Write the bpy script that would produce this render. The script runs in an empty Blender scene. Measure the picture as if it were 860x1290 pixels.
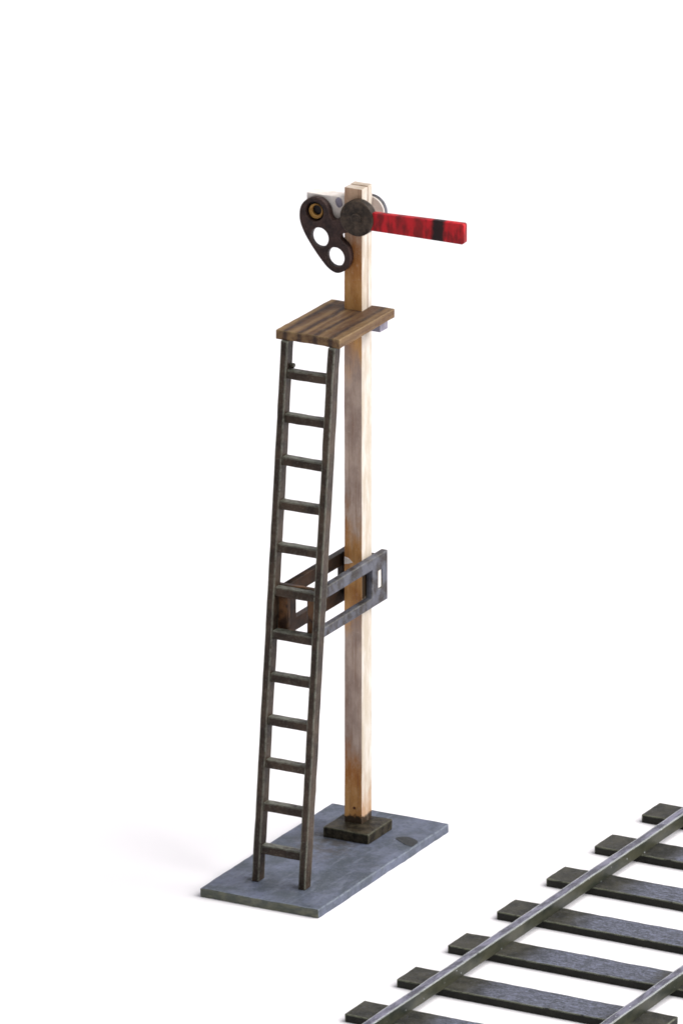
import bpy, bmesh, math, random
from mathutils import Vector, Matrix, noise

S = 0.0006                      # one model unit in metres
random.seed(7)
scene = bpy.context.scene
COL = scene.collection

# ------------------------------------------------------------------ materials
def lin(c):
    return tuple(((v/255)/12.92 if v <= 10 else ((v/255+0.055)/1.055)**2.4) for v in c) + (1.0,)

class NT:
    """small helper around a node tree"""
    def __init__(self, name):
        self.m = bpy.data.materials.new(name); self.m.use_nodes = True
        self.t = self.m.node_tree; self.t.nodes.clear()
        self.out = self.n('ShaderNodeOutputMaterial'); self.b = self.n('ShaderNodeBsdfPrincipled')
        self.l(self.b.outputs[0], self.out.inputs[0])
        tc = self.n('ShaderNodeTexCoord'); mp = self.n('ShaderNodeMapping')
        mp.inputs['Scale'].default_value = (1/S, 1/S, 1/S)
        self.l(tc.outputs['Object'], mp.inputs['Vector']); self.co = mp.outputs[0]
        sp = self.n('ShaderNodeSeparateXYZ'); self.l(self.co, sp.inputs[0])
        self.x, self.y, self.z = sp.outputs
    def n(self, t): return self.t.nodes.new(t)
    def l(self, a, b): self.t.links.new(a, b)
    def put(self, s, v):
        if isinstance(v, bpy.types.NodeSocket): self.l(v, s)
        else: s.default_value = v
    def math(self, op, a, b=0.0, c=None, clamp=False):
        n = self.n('ShaderNodeMath'); n.operation = op; n.use_clamp = clamp
        self.put(n.inputs[0], a); self.put(n.inputs[1], b)
        if c is not None: self.put(n.inputs[2], c)
        return n.outputs[0]
    def ramp(self, v, a, b):            # smooth 0..1 between a and b
        n = self.n('ShaderNodeMapRange'); n.interpolation_type = 'SMOOTHSTEP'
        self.put(n.inputs['Value'], v); n.inputs['From Min'].default_value = a; n.inputs['From Max'].default_value = b
        return n.outputs[0]
    def noise(self, scale, detail=4, rough=0.6, stretch=None, off=0.0):
        v = self.co
        mp = self.n('ShaderNodeMapping'); self.l(v, mp.inputs['Vector'])
        mp.inputs['Scale'].default_value = stretch or (1, 1, 1); mp.inputs['Location'].default_value = (off, off*1.7, off*.6)
        n = self.n('ShaderNodeTexNoise'); self.l(mp.outputs[0], n.inputs['Vector'])
        n.inputs['Scale'].default_value = scale; n.inputs['Detail'].default_value = detail; n.inputs['Roughness'].default_value = rough
        return n.outputs['Fac']
    def mix(self, f, a, b, mode='MIX'):
        n = self.n('ShaderNodeMix'); n.data_type = 'RGBA'; n.blend_type = mode; n.clamp_factor = True
        self.put(n.inputs[0], f); self.put(n.inputs[6], a); self.put(n.inputs[7], b)
        return n.outputs[2]
    def edge(self, radius, lo=0.008, hi=0.09):   # dry-brushed paint wear on the upper arrises
        bv = self.n('ShaderNodeBevel'); bv.samples = 8; bv.inputs['Radius'].default_value = radius*S
        g = self.n('ShaderNodeNewGeometry')
        d = self.n('ShaderNodeVectorMath'); d.operation = 'DOT_PRODUCT'
        self.l(bv.outputs[0], d.inputs[0]); self.l(g.outputs['Normal'], d.inputs[1])
        sp = self.n('ShaderNodeSeparateXYZ'); self.l(bv.outputs[0], sp.inputs[0])
        up = self.ramp(sp.outputs[2], -.25, .05)
        return self.math('MULTIPLY', up, self.ramp(self.math('SUBTRACT', 1.0, d.outputs['Value']), lo, hi))
    def facing(self, axis):                     # object-space normal component
        tc = self.n('ShaderNodeTexCoord'); sp = self.n('ShaderNodeSeparateXYZ'); self.l(tc.outputs['Normal'], sp.inputs[0])
        return sp.outputs['xyz'.index(axis)]
    def finish(self, col, rough=0.6, bump=None, strength=0.3, dist=0.25, spec=0.4):
        self.put(self.b.inputs['Base Color'], col); self.put(self.b.inputs['Roughness'], rough)
        self.b.inputs['Specular IOR Level'].default_value = spec
        if bump is not None:
            b = self.n('ShaderNodeBump'); b.inputs['Strength'].default_value = strength; b.inputs['Distance'].default_value = dist*S
            self.l(bump, b.inputs['Height']); self.l(b.outputs[0], self.b.inputs['Normal'])
        return self.m

def paint(name, dark, mid, worn, wear=0.6, patch=0.16, speck=1.3, rough=0.6, lo=0.45, hi=0.7, spec=0.2, edge_r=0.9, speckle=.3, top=.0):
    """two-tone hobby paint, mottled, with paler paint dragged over the arrises"""
    k = NT(name)
    a = k.noise(patch, 5, .65); b = k.noise(speck, 3, .7, off=9.0)
    c = k.mix(k.ramp(a, lo-.08, hi-.08), lin(dark), lin(mid))
    c = k.mix(k.math('MULTIPLY', k.ramp(b, .5, .8), speckle), c, lin(worn))
    if top:     # dry brush on upward faces, with their top light put into the colour
        tf = k.math('MULTIPLY', k.ramp(k.facing('z'), .4, .9), k.ramp(k.noise(.4, 5, .7, off=17.), .3, .6))
        c = k.mix(k.math('MULTIPLY', tf, top), c, lin(worn))
    e = k.math('MULTIPLY', k.edge(edge_r), k.ramp(k.noise(.5, 4, .7, off=3.0), .25, .6))
    c = k.mix(k.math('MULTIPLY', e, wear), c, lin(worn))
    return k.finish(c, rough*.85, k.math('ADD', b, a), .35, .25, spec)

M = {}
def build_materials():
    # thin white paper
    k = NT('white_paper')
    f = k.noise(.02, 4, .6)
    M['paper'] = k.finish(k.mix(f, (0.885, 0.87, 0.905, 1), (0.90, 0.885, 0.915, 1)), .9, k.noise(.8, 4, .7), .05, .1, .2)
    # grey painted base board
    k = NT('blue_grey_base_paint')
    a = k.noise(.07, 6, .62); b = k.noise(.55, 5, .75, off=5.); s = k.noise(.16, 4, .6, (2.2, .5, 1), 8.)
    c = k.mix(k.ramp(a, .36, .66), lin((68, 75, 84)), lin((97, 103, 122)))
    c = k.mix(k.math('MULTIPLY', k.ramp(s, .5, .72), .5), c, lin((116, 122, 138)))
    c = k.mix(k.math('MULTIPLY', k.ramp(b, .5, .66), .5), c, lin((56, 64, 70)))
    c = k.mix(k.math('MULTIPLY', k.ramp(k.noise(1.3, 4, .8, off=15.), .52, .7), .4), c, lin((128, 132, 150)))
    # darker brown patch round the foot of the post, broken by noise
    dx = k.math('SUBTRACT', k.x, 20.); dy = k.math('SUBTRACT', k.y, 66.)
    rr = k.math('SQRT', k.math('ADD', k.math('MULTIPLY', dx, dx), k.math('MULTIPLY', k.math('MULTIPLY', dy, dy), .45)))
    d = k.math('MULTIPLY', k.math('SUBTRACT', 1., k.ramp(rr, 5., 19.)), k.ramp(k.noise(.22, 5, .7, off=2.), .38, .62))
    c = k.mix(k.math('MULTIPLY', d, .75), c, lin((66, 62, 58)))
    e = k.math('MULTIPLY', k.edge(1.1), k.ramp(k.noise(.3, 4, .7, off=3.), .3, .6))
    c = k.mix(k.math('MULTIPLY', e, .8), c, lin((150, 160, 165)))
    side = k.ramp(k.math('ABSOLUTE', k.facing('y')), .6, .9)      # cut MDF edge, olive paint
    c2 = k.mix(k.ramp(k.noise(.25, 4, .6, (1, 1, 2.5), 4.), .35, .65), lin((74, 78, 66)), lin((104, 104, 84)))
    c = k.mix(k.math('MULTIPLY', side, .85), c, c2)
    M['base'] = k.finish(c, .55, k.math('ADD', b, k.math('MULTIPLY', a, .6)), .45, .3, .25)
    M['plinth'] = paint('dark_olive_paint', (20, 15, 8), (56, 50, 38), (116, 118, 98), .85, .3, 1.4, .6)
    M['flake'] = paint('dark_flake_paint', (40, 42, 44), (50, 52, 54), (70, 74, 76), .3, .4, 1.4, .6)

    # wooden post, ochre stain rubbed over with a grey wash
    k = NT('stained_post_wood')
    g = k.noise(.5, 6, .65, (2.6, 2.6, .1)); a = k.noise(.12, 5, .65, (1.4, 1.4, .55)); f = k.noise(1.5, 4, .7, (1, 1, .5), 6.)
    tan = k.mix(k.ramp(a, .3, .7), lin((152, 94, 38)), lin((196, 148, 90)))
    wash = k.mix(k.ramp(a, .3, .7), lin((142, 122, 112)), lin((186, 166, 152)))
    zz = k.math('ADD', k.z, k.math('MULTIPLY', k.math('SUBTRACT', a, .5), 50.))
    w1 = k.math('MULTIPLY', k.ramp(zz, 20., 42.), k.math('SUBTRACT', 1., k.ramp(zz, 82., 97.)))
    w2 = k.math('MULTIPLY', k.ramp(zz, 118., 136.), k.math('SUBTRACT', 1., k.ramp(zz, 182., 208.)))
    w3 = k.math('MULTIPLY', k.ramp(zz, 222., 240.), .6)
    w = k.math('ADD', k.math('ADD', w1, w2), w3, clamp=True)
    c = k.mix(w, tan, wash)
    c = k.mix(k.math('MULTIPLY', k.ramp(g, .48, .72), .5), c, lin((116, 78, 52)))
    c = k.mix(k.math('MULTIPLY', k.ramp(f, .55, .75), .3), c, lin((216, 196, 172)))
    # light on the post's side and top put into the colour as paler wood
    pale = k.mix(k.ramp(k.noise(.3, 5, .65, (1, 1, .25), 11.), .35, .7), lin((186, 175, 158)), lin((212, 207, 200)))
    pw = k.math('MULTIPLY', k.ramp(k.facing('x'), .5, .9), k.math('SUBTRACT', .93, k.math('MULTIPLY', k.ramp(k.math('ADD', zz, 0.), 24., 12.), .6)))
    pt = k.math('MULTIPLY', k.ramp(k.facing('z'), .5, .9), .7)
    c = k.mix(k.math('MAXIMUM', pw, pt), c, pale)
    # dark brown at the foot and on the side inside the bracket
    zf = k.math('ADD', k.z, k.math('MULTIPLY', k.math('SUBTRACT', k.noise(.5, 3, .6, off=1.), .5), 5.))
    foot = k.math('SUBTRACT', 1., k.ramp(zf, 9.6, 10.8))
    band = k.math('MULTIPLY', k.math('MULTIPLY', k.ramp(zf, 95.5, 98.), k.math('SUBTRACT', 1., k.ramp(zf, 110., 112.5))), k.ramp(k.facing('x'), .4, .8))
    c = k.mix(k.math('MAXIMUM', foot, band), c, lin((52, 38, 22)))
    e = k.math('MULTIPLY', k.edge(.4), .3)
    c = k.mix(e, c, lin((222, 206, 186)))
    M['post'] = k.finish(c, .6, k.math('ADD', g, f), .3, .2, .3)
    M['knot'] = paint('dark_knot', (80, 48, 26), (92, 58, 34), (110, 70, 44), .2)

    # plank platform
    k = NT('brown_plank_wood')
    px = k.math('ADD', k.x, k.math('MULTIPLY', k.noise(.1, 3, .5, off=3.), 2.0))
    pf = k.math('FRACT', k.math('DIVIDE', k.math('SUBTRACT', px, 7.2), 6.4))
    pid = k.math('FLOOR', k.math('DIVIDE', k.math('SUBTRACT', px, 7.2), 6.4))
    tone = k.math('FRACT', k.math('MULTIPLY', k.math('SINE', k.math('ADD', k.math('MULTIPLY', pid, 12.99), 2.1)), 43.76))
    line = k.math('SUBTRACT', 1., k.ramp(k.math('MINIMUM', pf, k.math('SUBTRACT', 1., pf)), .04, .26))
    a = k.noise(.42, 4, .6, (1.0, .045, 1.)); f = k.noise(1.2, 5, .7, (1, .2, 1), 5.)
    t = k.ramp(k.math('ADD', k.math('MULTIPLY', tone, .26), a), .38, .84)
    c = k.mix(t, lin((76, 51, 34)), lin((130, 104, 70)))
    c = k.mix(k.math('MULTIPLY', line, k.ramp(k.noise(.12, 3, .6, off=13.), .1, .45)), c, lin((54, 38, 32)))
    c = k.mix(k.math('MULTIPLY', k.ramp(f, .5, .75), .3), c, lin((150, 134, 100)))
    c = k.mix(k.math('MULTIPLY', k.ramp(k.noise(.12, 3, .5, off=7.), .45, .7), .5), c, lin((84, 60, 40)))
    c = k.mix(k.math('MULTIPLY', k.edge(.9), .4), c, lin((168, 150, 112)))
    M['plank'] = k.finish(c, .6, k.math('ADD', a, f), .4, .3, .25)

    M['ladder'] = paint('dark_brown_ladder_paint', (38, 28, 21), (66, 53, 42), (142, 146, 134), 1.0, .09, 1.2, .5, edge_r=1.1, speckle=.25, top=.55)
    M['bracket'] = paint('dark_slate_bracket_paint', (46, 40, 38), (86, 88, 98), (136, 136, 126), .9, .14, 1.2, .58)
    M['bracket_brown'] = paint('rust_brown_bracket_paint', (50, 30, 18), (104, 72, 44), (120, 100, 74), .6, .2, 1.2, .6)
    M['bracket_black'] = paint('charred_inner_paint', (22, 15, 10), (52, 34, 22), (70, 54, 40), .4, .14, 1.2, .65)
    M['cream'] = paint('cream_primer', (216, 206, 198), (232, 226, 220), (240, 236, 232), .4, .2, 1.4, .6)
    M['lens_tan'] = paint('tan_lens_paint', (150, 108, 52), (176, 134, 72), (210, 170, 100), .4)
    M['black'] = paint('flat_black_paint', (22, 18, 20), (34, 28, 30), (56, 50, 50), .5)
    M['slate'] = paint('slate_blue_paint', (118, 114, 128), (140, 136, 150), (170, 168, 176), .4)
    M['spectacle'] = paint('dark_umber_spectacle_paint', (32, 20, 20), (56, 38, 34), (104, 88, 82), .8, .25, 1.4, .58)
    M['disc'] = paint('dark_olive_disc_paint', (28, 22, 16), (68, 56, 46), (112, 98, 88), .8, .25, 1.2, .58)

    # red arm with black band
    k = NT('red_arm_paint')
    a = k.noise(.3, 4, .6, (1, 1, .35)); b = k.noise(1.5, 4, .7, off=5.)
    c = k.mix(k.ramp(a, .38, .6), lin((120, 8, 16)), lin((186, 18, 30)))
    def bar(x0, x1, soft, amt, col, c, warp=.8):
        xx = k.math('ADD', k.x, k.math('MULTIPLY', k.math('SUBTRACT', k.noise(.6, 3, .6, off=x0), .5), warp))
        m = k.math('MULTIPLY', k.ramp(xx, x0-soft, x0+soft), k.math('SUBTRACT', 1., k.ramp(xx, x1-soft, x1+soft)))
        return k.mix(k.math('MULTIPLY', m, amt), c, col)
    c = bar(42.0, 44.4, 1.1, .5, lin((110, 14, 20)), c)
    c = bar(49.5, 53.0, 1.4, .5, lin((120, 16, 18)), c)
    c = k.mix(k.math('MULTIPLY', k.edge(.5), k.math('MULTIPLY', k.ramp(b, .35, .6), .6)), c, lin((214, 110, 140)))
    c = bar(57.0, 62.0, .9, .97, lin((12, 6, 8)), c, 1.6)
    M['red'] = k.finish(c, .5, b, .25, .2, .25)

    # track
    k = NT('dry_brushed_sleeper_paint')
    a = k.noise(.14, 5, .65); b = k.noise(1.1, 5, .8, off=4.); gr = k.noise(.7, 4, .7, (.35, 1.4, 1), 2.)
    brown = k.mix(k.ramp(a, .35, .65), lin((30, 30, 24)), lin((62, 60, 50)))
    grey = k.mix(k.ramp(k.math('ADD', k.math('MULTIPLY', b, .5), k.math('MULTIPLY', gr, .5)), .42, .62), lin((58, 62, 68)), lin((122, 126, 148)))
    xw = k.math('ADD', k.x, k.math('MULTIPLY', k.math('SUBTRACT', a, .5), 16.))
    mid = k.math('MULTIPLY', k.ramp(xw, 26., 40.), k.math('SUBTRACT', 1., k.ramp(xw, 78., 90.)))
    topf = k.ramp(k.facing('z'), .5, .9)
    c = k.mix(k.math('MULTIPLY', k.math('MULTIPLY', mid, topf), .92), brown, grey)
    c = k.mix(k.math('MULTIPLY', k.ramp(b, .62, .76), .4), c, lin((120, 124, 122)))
    c = k.mix(k.math('MULTIPLY', k.math('SUBTRACT', 1., topf), .8), c, lin((12, 12, 6)))  # shade of the vertical sides painted into their colour
    e = k.math('MULTIPLY', k.edge(1.0), k.ramp(k.noise(.35, 5, .7, off=3.), .3, .55))
    c = k.mix(k.math('MULTIPLY', e, .95), c, lin((146, 150, 128)))
    c = k.mix(k.math('MULTIPLY', k.math('MULTIPLY', topf, k.ramp(k.noise(2.4, 3, .8, off=31.), .54, .7)), .4), c, lin((136, 140, 156)))
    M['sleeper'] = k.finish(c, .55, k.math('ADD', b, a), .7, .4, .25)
    k = NT('worn_rail_paint')
    a = k.noise(.12, 5, .65, (1, .4, 1)); b = k.noise(1.4, 4, .75, (1, .5, 1), 4.)
    topf = k.ramp(k.facing('z'), .5, .9)
    side = k.mix(k.ramp(a, .35, .65), lin((26, 32, 24)), lin((62, 62, 48)))
    side = k.mix(k.math('MULTIPLY', k.ramp(b, .6, .75), .3), side, lin((100, 112, 104)))
    top = k.mix(k.ramp(k.noise(.22, 4, .7, (1, .35, 1), 8.), .4, .62), lin((62, 62, 76)), lin((114, 113, 132)))
    c = k.mix(topf, side, top)
    e = k.math('MULTIPLY', k.edge(1.0), k.ramp(k.noise(.25, 4, .7, (1, .5, 1), 3.), .24, .45))
    c = k.mix(e, c, lin((214, 220, 218)))
    sp = k.math('GREATER_THAN', k.noise(.55, 2, .5, off=21.), .735)
    c = k.mix(k.math('MULTIPLY', sp, .8), c, lin((205, 210, 215)))
    r = k.math('SUBTRACT', .45, k.math('MULTIPLY', topf, .2))
    M['rail'] = k.finish(c, r, b, .25, .2, .3)
build_materials()

# ------------------------------------------------------------------ mesh helpers
def empty(name, loc, label, cat, rz=0.0):
    o = bpy.data.objects.new(name, None); COL.objects.link(o)
    o.empty_display_size = .02; o.location = Vector(loc)*S; o.rotation_euler = (0, 0, rz)
    o['label'] = label; o['category'] = cat
    return o

def link(name, bm, mat, parent, label=None, xf=None):
    """bm in model units -> mesh object in metres"""
    if xf: bm.transform(xf)
    bmesh.ops.recalc_face_normals(bm, faces=bm.faces)
    bm.transform(Matrix.Scale(S, 4))
    me = bpy.data.meshes.new(name); bm.to_mesh(me); bm.free()
    me.materials.append(M[mat])
    o = bpy.data.objects.new(name, me); COL.objects.link(o)
    if parent: o.parent = parent
    if label: o['label'] = label
    return o

def box(bm, x0, x1, y0, y1, z0, z1, bev=.22, cuts=(), rough=0.0, seed=0.0):
    """bevelled box; cuts = (axis, step) slices it so that rough can wobble its arrises"""
    b = bmesh.new()
    vs = [b.verts.new((x, y, z)) for x in (x0, x1) for y in (y0, y1) for z in (z0, z1)]
    for f in ((0, 1, 3, 2), (4, 6, 7, 5), (0, 4, 5, 1), (2, 3, 7, 6), (0, 2, 6, 4), (1, 5, 7, 3)):
        b.faces.new([vs[i] for i in f])
    if bev: bmesh.ops.bevel(b, geom=b.edges[:], offset=bev, segments=2, affect='EDGES', profile=.5)
    for ax, step in cuts:
        lo, hi = ((x0, x1), (y0, y1), (z0, z1))['xyz'.index(ax)]
        n = max(1, int((hi-lo)/step)); nv = Vector([1.0 if a == ax else 0. for a in 'xyz'])
        for i in range(1, n):
            bmesh.ops.bisect_plane(b, geom=b.verts[:]+b.edges[:]+b.faces[:], plane_co=nv*(lo+(hi-lo)*i/n), plane_no=nv)
    if rough:
        for v in b.verts:
            p = v.co*.32 + Vector((seed*3.1, seed*1.7, seed))
            q = v.co*.07 + Vector((seed, seed*2.3, seed*.9))
            v.co += noise.noise_vector(p)*rough + noise.noise_vector(q)*rough*1.2
    b.normal_update()
    me = bpy.data.meshes.new('tmp'); b.to_mesh(me); b.free(); bm.from_mesh(me); bpy.data.meshes.remove(me)
    return bm

def smooth_loop(pts, n=6):
    out = []; N = len(pts); P = [Vector((a, b, 0)) for a, b in pts]
    for i in range(N):
        p0, p1, p2, p3 = P[i-1], P[i], P[(i+1) % N], P[(i+2) % N]
        for k in range(n):
            t = k/n
            q = .5*((2*p1)+(p2-p0)*t+(2*p0-5*p1+4*p2-p3)*t*t+(3*p1-p0-3*p2+p3)*t**3)
            out.append((q.x, q.y))
    return out

def circ(cx, cy, r, n=40, ry=None):
    return [(cx+r*math.cos(2*math.pi*i/n), cy+(ry or r)*math.sin(2*math.pi*i/n)) for i in range(n)]

def plate(outline, holes, thick, bev=.2):
    """flat cut sheet with holes: 2D outline in (u,v), thickness along w (centred). Returns bmesh."""
    cu = bpy.data.curves.new('tmp', 'CURVE'); cu.dimensions = '2D'; cu.fill_mode = 'BOTH'
    for loop in [outline]+list(holes):
        s = cu.splines.new('POLY'); s.points.add(len(loop)-1)
        for p, (a, b) in zip(s.points, loop): p.co = (a, b, 0, 1)
        s.use_cyclic_u = True
    cu.extrude = thick/2-bev; cu.bevel_depth = bev; cu.bevel_resolution = 1; cu.offset = -bev
    o = bpy.data.objects.new('tmp', cu); COL.objects.link(o)
    dg = bpy.context.evaluated_depsgraph_get(); dg.update()
    me = bpy.data.meshes.new_from_object(o.evaluated_get(dg))
    bm = bmesh.new(); bm.from_mesh(me)
    bpy.data.objects.remove(o); bpy.data.curves.remove(cu); bpy.data.meshes.remove(me)
    bmesh.ops.remove_doubles(bm, verts=bm.verts[:], dist=.001)
    return bm

def to_xz(y):   # (u,v,w) -> x=u, z=v, y = y - w  (plate standing across, facing the ladder)
    return Matrix(((1, 0, 0, 0), (0, 0, -1, y), (0, 1, 0, 0), (0, 0, 0, 1)))
def to_yz(x):   # (u,v,w) -> y=u, z=v, x = x + w
    return Matrix(((0, 0, 1, x), (1, 0, 0, 0), (0, 1, 0, 0), (0, 0, 0, 1)))

def cylinder(bm, cx, cz, y0, y1, r, n=48, bev=.25):
    b = plate(circ(cx, cz, r, n), [], y1-y0, bev); b.transform(to_xz((y0+y1)/2))
    me = bpy.data.meshes.new('tmp'); b.to_mesh(me); b.free(); bm.from_mesh(me); bpy.data.meshes.remove(me)
    return bm

# ------------------------------------------------------------------ setting: white paper sheet, sweeping up far behind
bm = bmesh.new()
prof = [(-4500, 0), (-1500, 0), (-300, 0), (400, 0), (1000, 0), (1700, 0)]
prof += [(1700+900*math.sin(a), 900-900*math.cos(a)) for a in [math.radians(d) for d in range(8, 91, 8)]] + [(2600, 2600)]
rows = [[bm.verts.new((x, y, z)) for x in (-3600, 3800)] for y, z in prof]
for a, b in zip(rows, rows[1:]): bm.faces.new((a[0], a[1], b[1], b[0]))
g = link('ground', bm, 'paper', None)
for p in g.data.polygons: p.use_smooth = True
g['kind'] = 'structure'; g['label'] = 'plain white paper surface under the model signal and track'

# ------------------------------------------------------------------ the signal
sig = empty('railway_signal', (0, 0, 0),
            'tall model semaphore signal with red arm, brown ladder and plank platform on grey base', 'railway signal')
T = 3.56
base = link('base_plate', box(bmesh.new(), 0, 50, 0, 105.3, 0, T, .3, (('y', 2.2), ('x', 2.5)), .16, 1.), 'base', sig)
# dark flake of paint left on the board
fl = bmesh.new()
pts = [(39.8, 81.2), (41., 83.4), (43.2, 84.6), (46.2, 83.8), (49.0, 81.8), (49.6, 78.6), (49.4, 76.2), (47.4, 76.3), (45.4, 77.2), (42.4, 79.2)]
b = plate(smooth_loop(pts, 3), [], .16, .03); b.transform(Matrix.Translation((0, 0, T+.16)))
link('paint_flake', b, 'flake', base)
link('plinth', box(bmesh.new(), 14.6, 33.9, 70.3, 90, T-.05, 7.57, .25, (('x', 2.), ('y', 2.)), .14, 4.), 'plinth', sig)

# post: two strips glued together, their joint open near the top
X0, X1, Y0, Y1, H = 18.8, 26.25, 79.6, 87.85, 258.
bm = bmesh.new()
box(bm, X0, X1, Y0, Y0+4.6, 6.5, H-.1, .22, (('z', 6.),), .09, 2.)
box(bm, X0+.15, X1-.1, Y0+4.3, Y0+5.2, 6.6, 204., 0)
box(bm, X0+.3, X1-.8, Y0+4.3, Y0+5.2, 203., H-.6, 0)
box(bm, X0+.03, X1-.06, Y0+4.95, Y1, 6.5, H+.1, .24, (('z', 6.),), .09, 6.)
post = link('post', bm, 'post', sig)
bm = bmesh.new(); cylinder(bm, 23.1, 13.6, Y0-.22, Y0+.1, .55, 14, .05); link('knot', bm, 'knot', post)
# smear of pale filler on the post above the bracket
b = plate([(19.0, 113.4), (20.6, 113.0), (22.4, 111.6), (20.8, 110.9), (19.0, 110.5)], [], .5, .1); b.transform(to_xz(Y0-.15)); link('filler_smear', b, 'cream', post)

# platform
plat = link('platform', box(bmesh.new(), 8.9, 35.6, 44., 88.1, 207.3, 210.8, .25, (('y', 2.), ('x', 1.6)), .15, 3.), 'plank', sig)
for x0, x1 in ((X1+.1, 33.4), (11.4, X0-.1)):
    link('support_block', box(bmesh.new(), x0, x1, 80.6, 86.9, 203.2, 207.25, .25), 'slate', plat)

# ladder: leaning back from the board to the underside of the platform
ladder = bpy.data.objects.new('ladder', None); COL.objects.link(ladder); ladder.parent = sig; ladder.empty_display_size = .01
LZ0, LZ1 = T-.02, 207.3
LX, LY = 25.2, 15.35
KX, KY = -1.9/(LZ1-LZ0), 27.7/(LZ1-LZ0)
shear = Matrix(((1, 0, KX, LX-KX*LZ0), (0, 1, KY, LY-KY*LZ0), (0, 0, 1, 0), (0, 0, 0, 1)))
for x0, x1, sd in ((-11.75, -8.85, 1.), (7.85, 10.75, 2.)):
    link('side_rail', box(bmesh.new(), x0, x1, 0, 5.0, LZ0, LZ1-.02, .3, (('z', 4.),), .12, sd), 'ladder', ladder, None, shear)
for i in range(12):
    zt = 196.5-16.27*i + random.uniform(-.12, .12)
    link('rung', box(bmesh.new(), -9.0, 8.0, 1.0, 4.5, zt-3.3, zt, .28, (('x', 2.5),), .12, 10.+i), 'ladder', ladder, None, shear)
bm = bmesh.new(); bmesh.ops.create_icosphere(bm, subdivisions=2, radius=1.0)
for v in bm.verts: v.co = Vector((v.co.x*1.15, v.co.y*.9, v.co.z*1.0))*(1+.25*noise.noise(v.co*1.7)) + Vector((-7.9, 3.6, 197.6))
link('glue_blob', bm, 'ladder', ladder, None, shear)

# tie bracket between ladder and post
br = bpy.data.objects.new('ladder_bracket', None); COL.objects.link(br); br.parent = sig; br.empty_display_size = .01
def rect(a0, a1, b0, b1): return [(a0, b0), (a1, b0), (a1, b1), (a0, b1)]
side_r = plate(rect(35.3, 94.8, 93.7, 113.1), [rect(42.5, 82.6, 97.5, 108.6), rect(87.4, 90.6, 99.6, 106.9)], 2.7, .2)
link('side_panel', side_r, 'bracket', br, None, to_yz(27.85))
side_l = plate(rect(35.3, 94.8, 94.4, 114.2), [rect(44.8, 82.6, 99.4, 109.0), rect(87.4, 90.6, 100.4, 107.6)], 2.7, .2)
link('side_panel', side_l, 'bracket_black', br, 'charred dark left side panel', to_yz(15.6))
front = plate(rect(14.35, 33.0, 94.6, 115.4), [rect(18.7, 27.3, 97.4, 110.4)], 2.5, .2)
link('front_panel', front, 'bracket_brown', br, None, to_xz(35.6))
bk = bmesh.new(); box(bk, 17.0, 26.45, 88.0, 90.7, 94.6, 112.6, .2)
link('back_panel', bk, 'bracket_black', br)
bm = bmesh.new(); box(bm, 26.5, 28.75, 87.7, 90.4, 99.8, 106.7, .15); link('panel_tab', bm, 'cream', br)

# ------------------------------------------------------------------ signal head
PY0, PY1 = 76.6, 79.5
arm_pts = [(25.5, 250.3), (31.7, 250.4), (50., 250.9), (69.6, 251.35), (70.2, 250.8), (70.2, 244.2), (69.4, 243.4), (50., 243.5), (31.7, 243.5), (25.5, 243.5)]
b = plate(arm_pts, [], PY1-PY0-.1, .22); link('signal_arm', b, 'red', sig, None, to_xz((PY0+PY1)/2))
out = [(1.5, 246.5), (2.0, 248.9), (3.3, 250.9), (5.5, 252.6), (8.2, 253.2), (10.6, 252.7), (12.6, 251.3), (13.8, 249.3), (14.5, 246.9), (15.6, 245.6), (17.4, 246.0),
       (20.0, 248.2), (24.5, 248.4), (25.3, 245.), (23.5, 242.), (20.6, 241.1), (18.9, 240.2), (18.7, 238.9), (19.9, 237.7), (21.3, 236.5), (22.4, 234.6), (22.9, 232.2), (22.5, 229.4), (21.0, 226.9), (18.6, 225.4),
       (16.2, 225.2), (13.2, 226.8), (10.0, 230.1), (7.0, 233.8), (4.2, 237.8), (2.5, 241.), (1.6, 243.8)]
b = plate(smooth_loop(out, 5), [circ(7.9, 247.7, 3.75), circ(9.9, 237.9, 3.8), circ(16.6, 231.2, 3.75)], PY1-PY0, .25)
spec = link('spectacle_plate', b, 'spectacle', sig, None, to_xz((PY0+PY1)/2+.05))
bm = bmesh.new(); cylinder(bm, 25.8, 247.6, 75.9, 79.58, 6.9, 64, .3); disc = link('pivot_disc', bm, 'disc', sig)
bm = bmesh.new(); cylinder(bm, 25.8, 247.6, 75.4, 76.1, 2.1, 32, .25); link('pivot_boss', bm, 'disc', disc)
bm = bmesh.new(); cylinder(bm, 25.0, 247.0, 88.0, 90.0, 6.15, 64, .2); link('rear_disc', bm, 'cream', sig, 'pale cream disc behind the post')
bm = bmesh.new(); cylinder(bm, 25.0, 247.0, 88.5, 90.4, 6.45, 64, .2); link('disc_rim', bm, 'bracket', bpy.data.objects['rear_disc'])
# lamp housing on its arm behind the spectacle
lamp = link('lamp_housing', box(bmesh.new(), 2.9, X0-.03, 80.0, 86.4, 243.2, 253.7, .3, (('x', 2.),), .12, 5.), 'cream', sig)
bm = bmesh.new(); bmesh.ops.create_icosphere(bm, subdivisions=3, radius=1.0)
for v in bm.verts: v.co = Vector((v.co.x*1.5, v.co.y*.9, v.co.z*1.9))*(1+.25*noise.noise(v.co*1.3)) + Vector((16.6, 79.9, 251.6))
link('glue_blob', bm, 'slate', lamp)
bm = bmesh.new(); cylinder(bm, 7.9, 247.6, 79.6, 80.1, 4.3, 40, .1); link('lamp_rim', bm, 'black', lamp)
b = plate(circ(7.5, 247.3, 2.9, 40), [circ(7.97, 247.82, 1.95, 32)], 1.2, .15); link('lamp_ring', b, 'lens_tan', lamp, None, to_xz(79.0))

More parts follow.
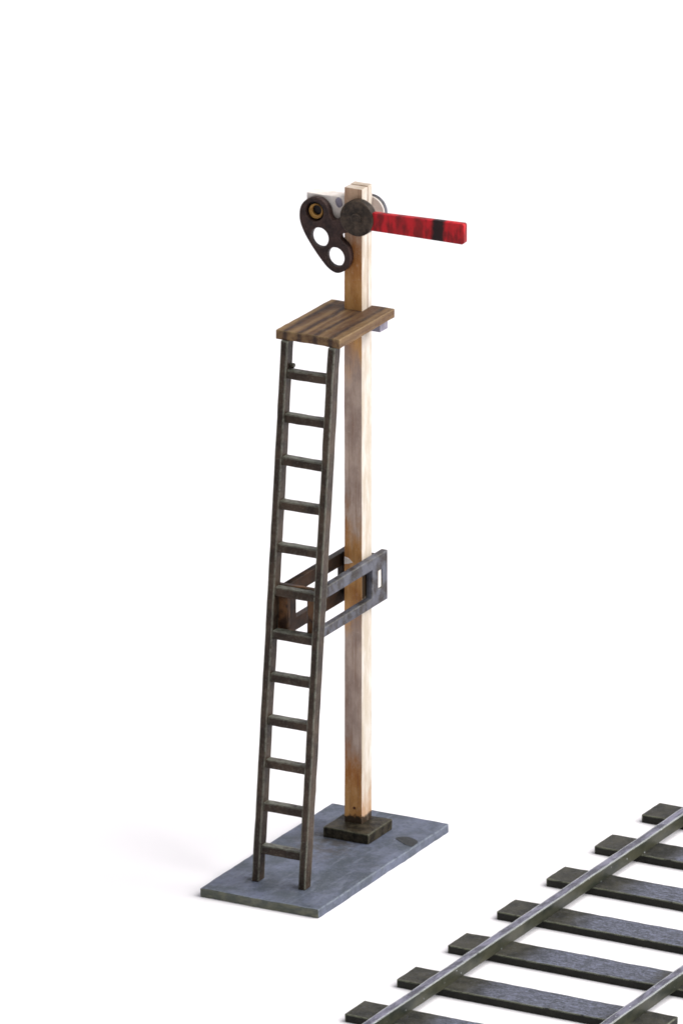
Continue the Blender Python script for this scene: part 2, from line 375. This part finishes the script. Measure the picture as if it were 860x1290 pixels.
# ------------------------------------------------------------------ the track
KA = 0.0091
trk = empty('railway_track', (108.64, 0, 0),
            'model railway track with two rails on dark grey sleepers beside the signal', 'railway track', -KA)
KS, KW, KL, KZ = 39.65, 15.1, 106.9, 3.21
y_first = 149.18
for i in range(-3, 10):
    y0 = y_first - KS*i + random.uniform(-.25, .25)
    x0 = random.uniform(-.25, .25)
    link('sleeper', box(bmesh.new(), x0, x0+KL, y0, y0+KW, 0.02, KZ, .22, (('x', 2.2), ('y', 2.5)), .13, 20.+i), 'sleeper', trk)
for x0, sd in ((16.1, 1.), (90.95, 2.)):
    link('rail', box(bmesh.new(), x0, x0+3.63, -226., 286., KZ-.1, KZ+5.0, .28, (('y', 5.),), .1, 40.+sd), 'rail', trk)

# ------------------------------------------------------------------ light: one big soft lamp from the right, weak ambient
w = bpy.data.worlds.new('World'); scene.world = w; w.use_nodes = True
bg = w.node_tree.nodes['Background']; bg.inputs[0].default_value = (0.97, 0.97, 1.0, 1); bg.inputs[1].default_value = 0.42
def area(name, pos, target, size, power, col):
    L = bpy.data.lights.new(name, 'AREA'); L.shape = 'DISK'; L.size = size; L.energy = power; L.color = col
    o = bpy.data.objects.new(name, L); COL.objects.link(o)
    o.location = pos; d = Vector(target)-Vector(pos); o.rotation_euler = d.to_track_quat('-Z', 'Y').to_euler()
    return o
area('soft_lamp', (2.1, 0.75, 2.2), (0.0, .1, 0), 3.4, 178, (1.0, .98, .95))

# ------------------------------------------------------------------ camera
cam = bpy.data.cameras.new('camera'); co = bpy.data.objects.new('camera', cam); COL.objects.link(co)
yaw, pitch, roll = -0.4865, 0.3192, -0.0006
f = Vector((math.sin(yaw)*math.cos(pitch), math.cos(yaw)*math.cos(pitch), -math.sin(pitch)))
r = Vector((math.cos(yaw), -math.sin(yaw), 0)); u = r.cross(f)
r, u = r*math.cos(roll)+u*math.sin(roll), u*math.cos(roll)-r*math.sin(roll)
m = Matrix((r, u, -f)).transposed().to_4x4(); m.translation = Vector((1649.1564, -3005.1622, 1284.093))*S
co.matrix_world = m
cam.sensor_fit = 'VERTICAL'; cam.sensor_height = 24.; cam.lens = 24*12341.56/1290
cam.clip_start = .05; cam.clip_end = 50
scene.camera = co

scene.render.engine = 'CYCLES'
scene.cycles.filter_width = 1.7
scene.cycles.max_bounces = 8
scene.view_settings.view_transform = 'Standard'; scene.view_settings.look = 'None'
scene.view_settings.exposure = 0.0; scene.view_settings.gamma = 1.0
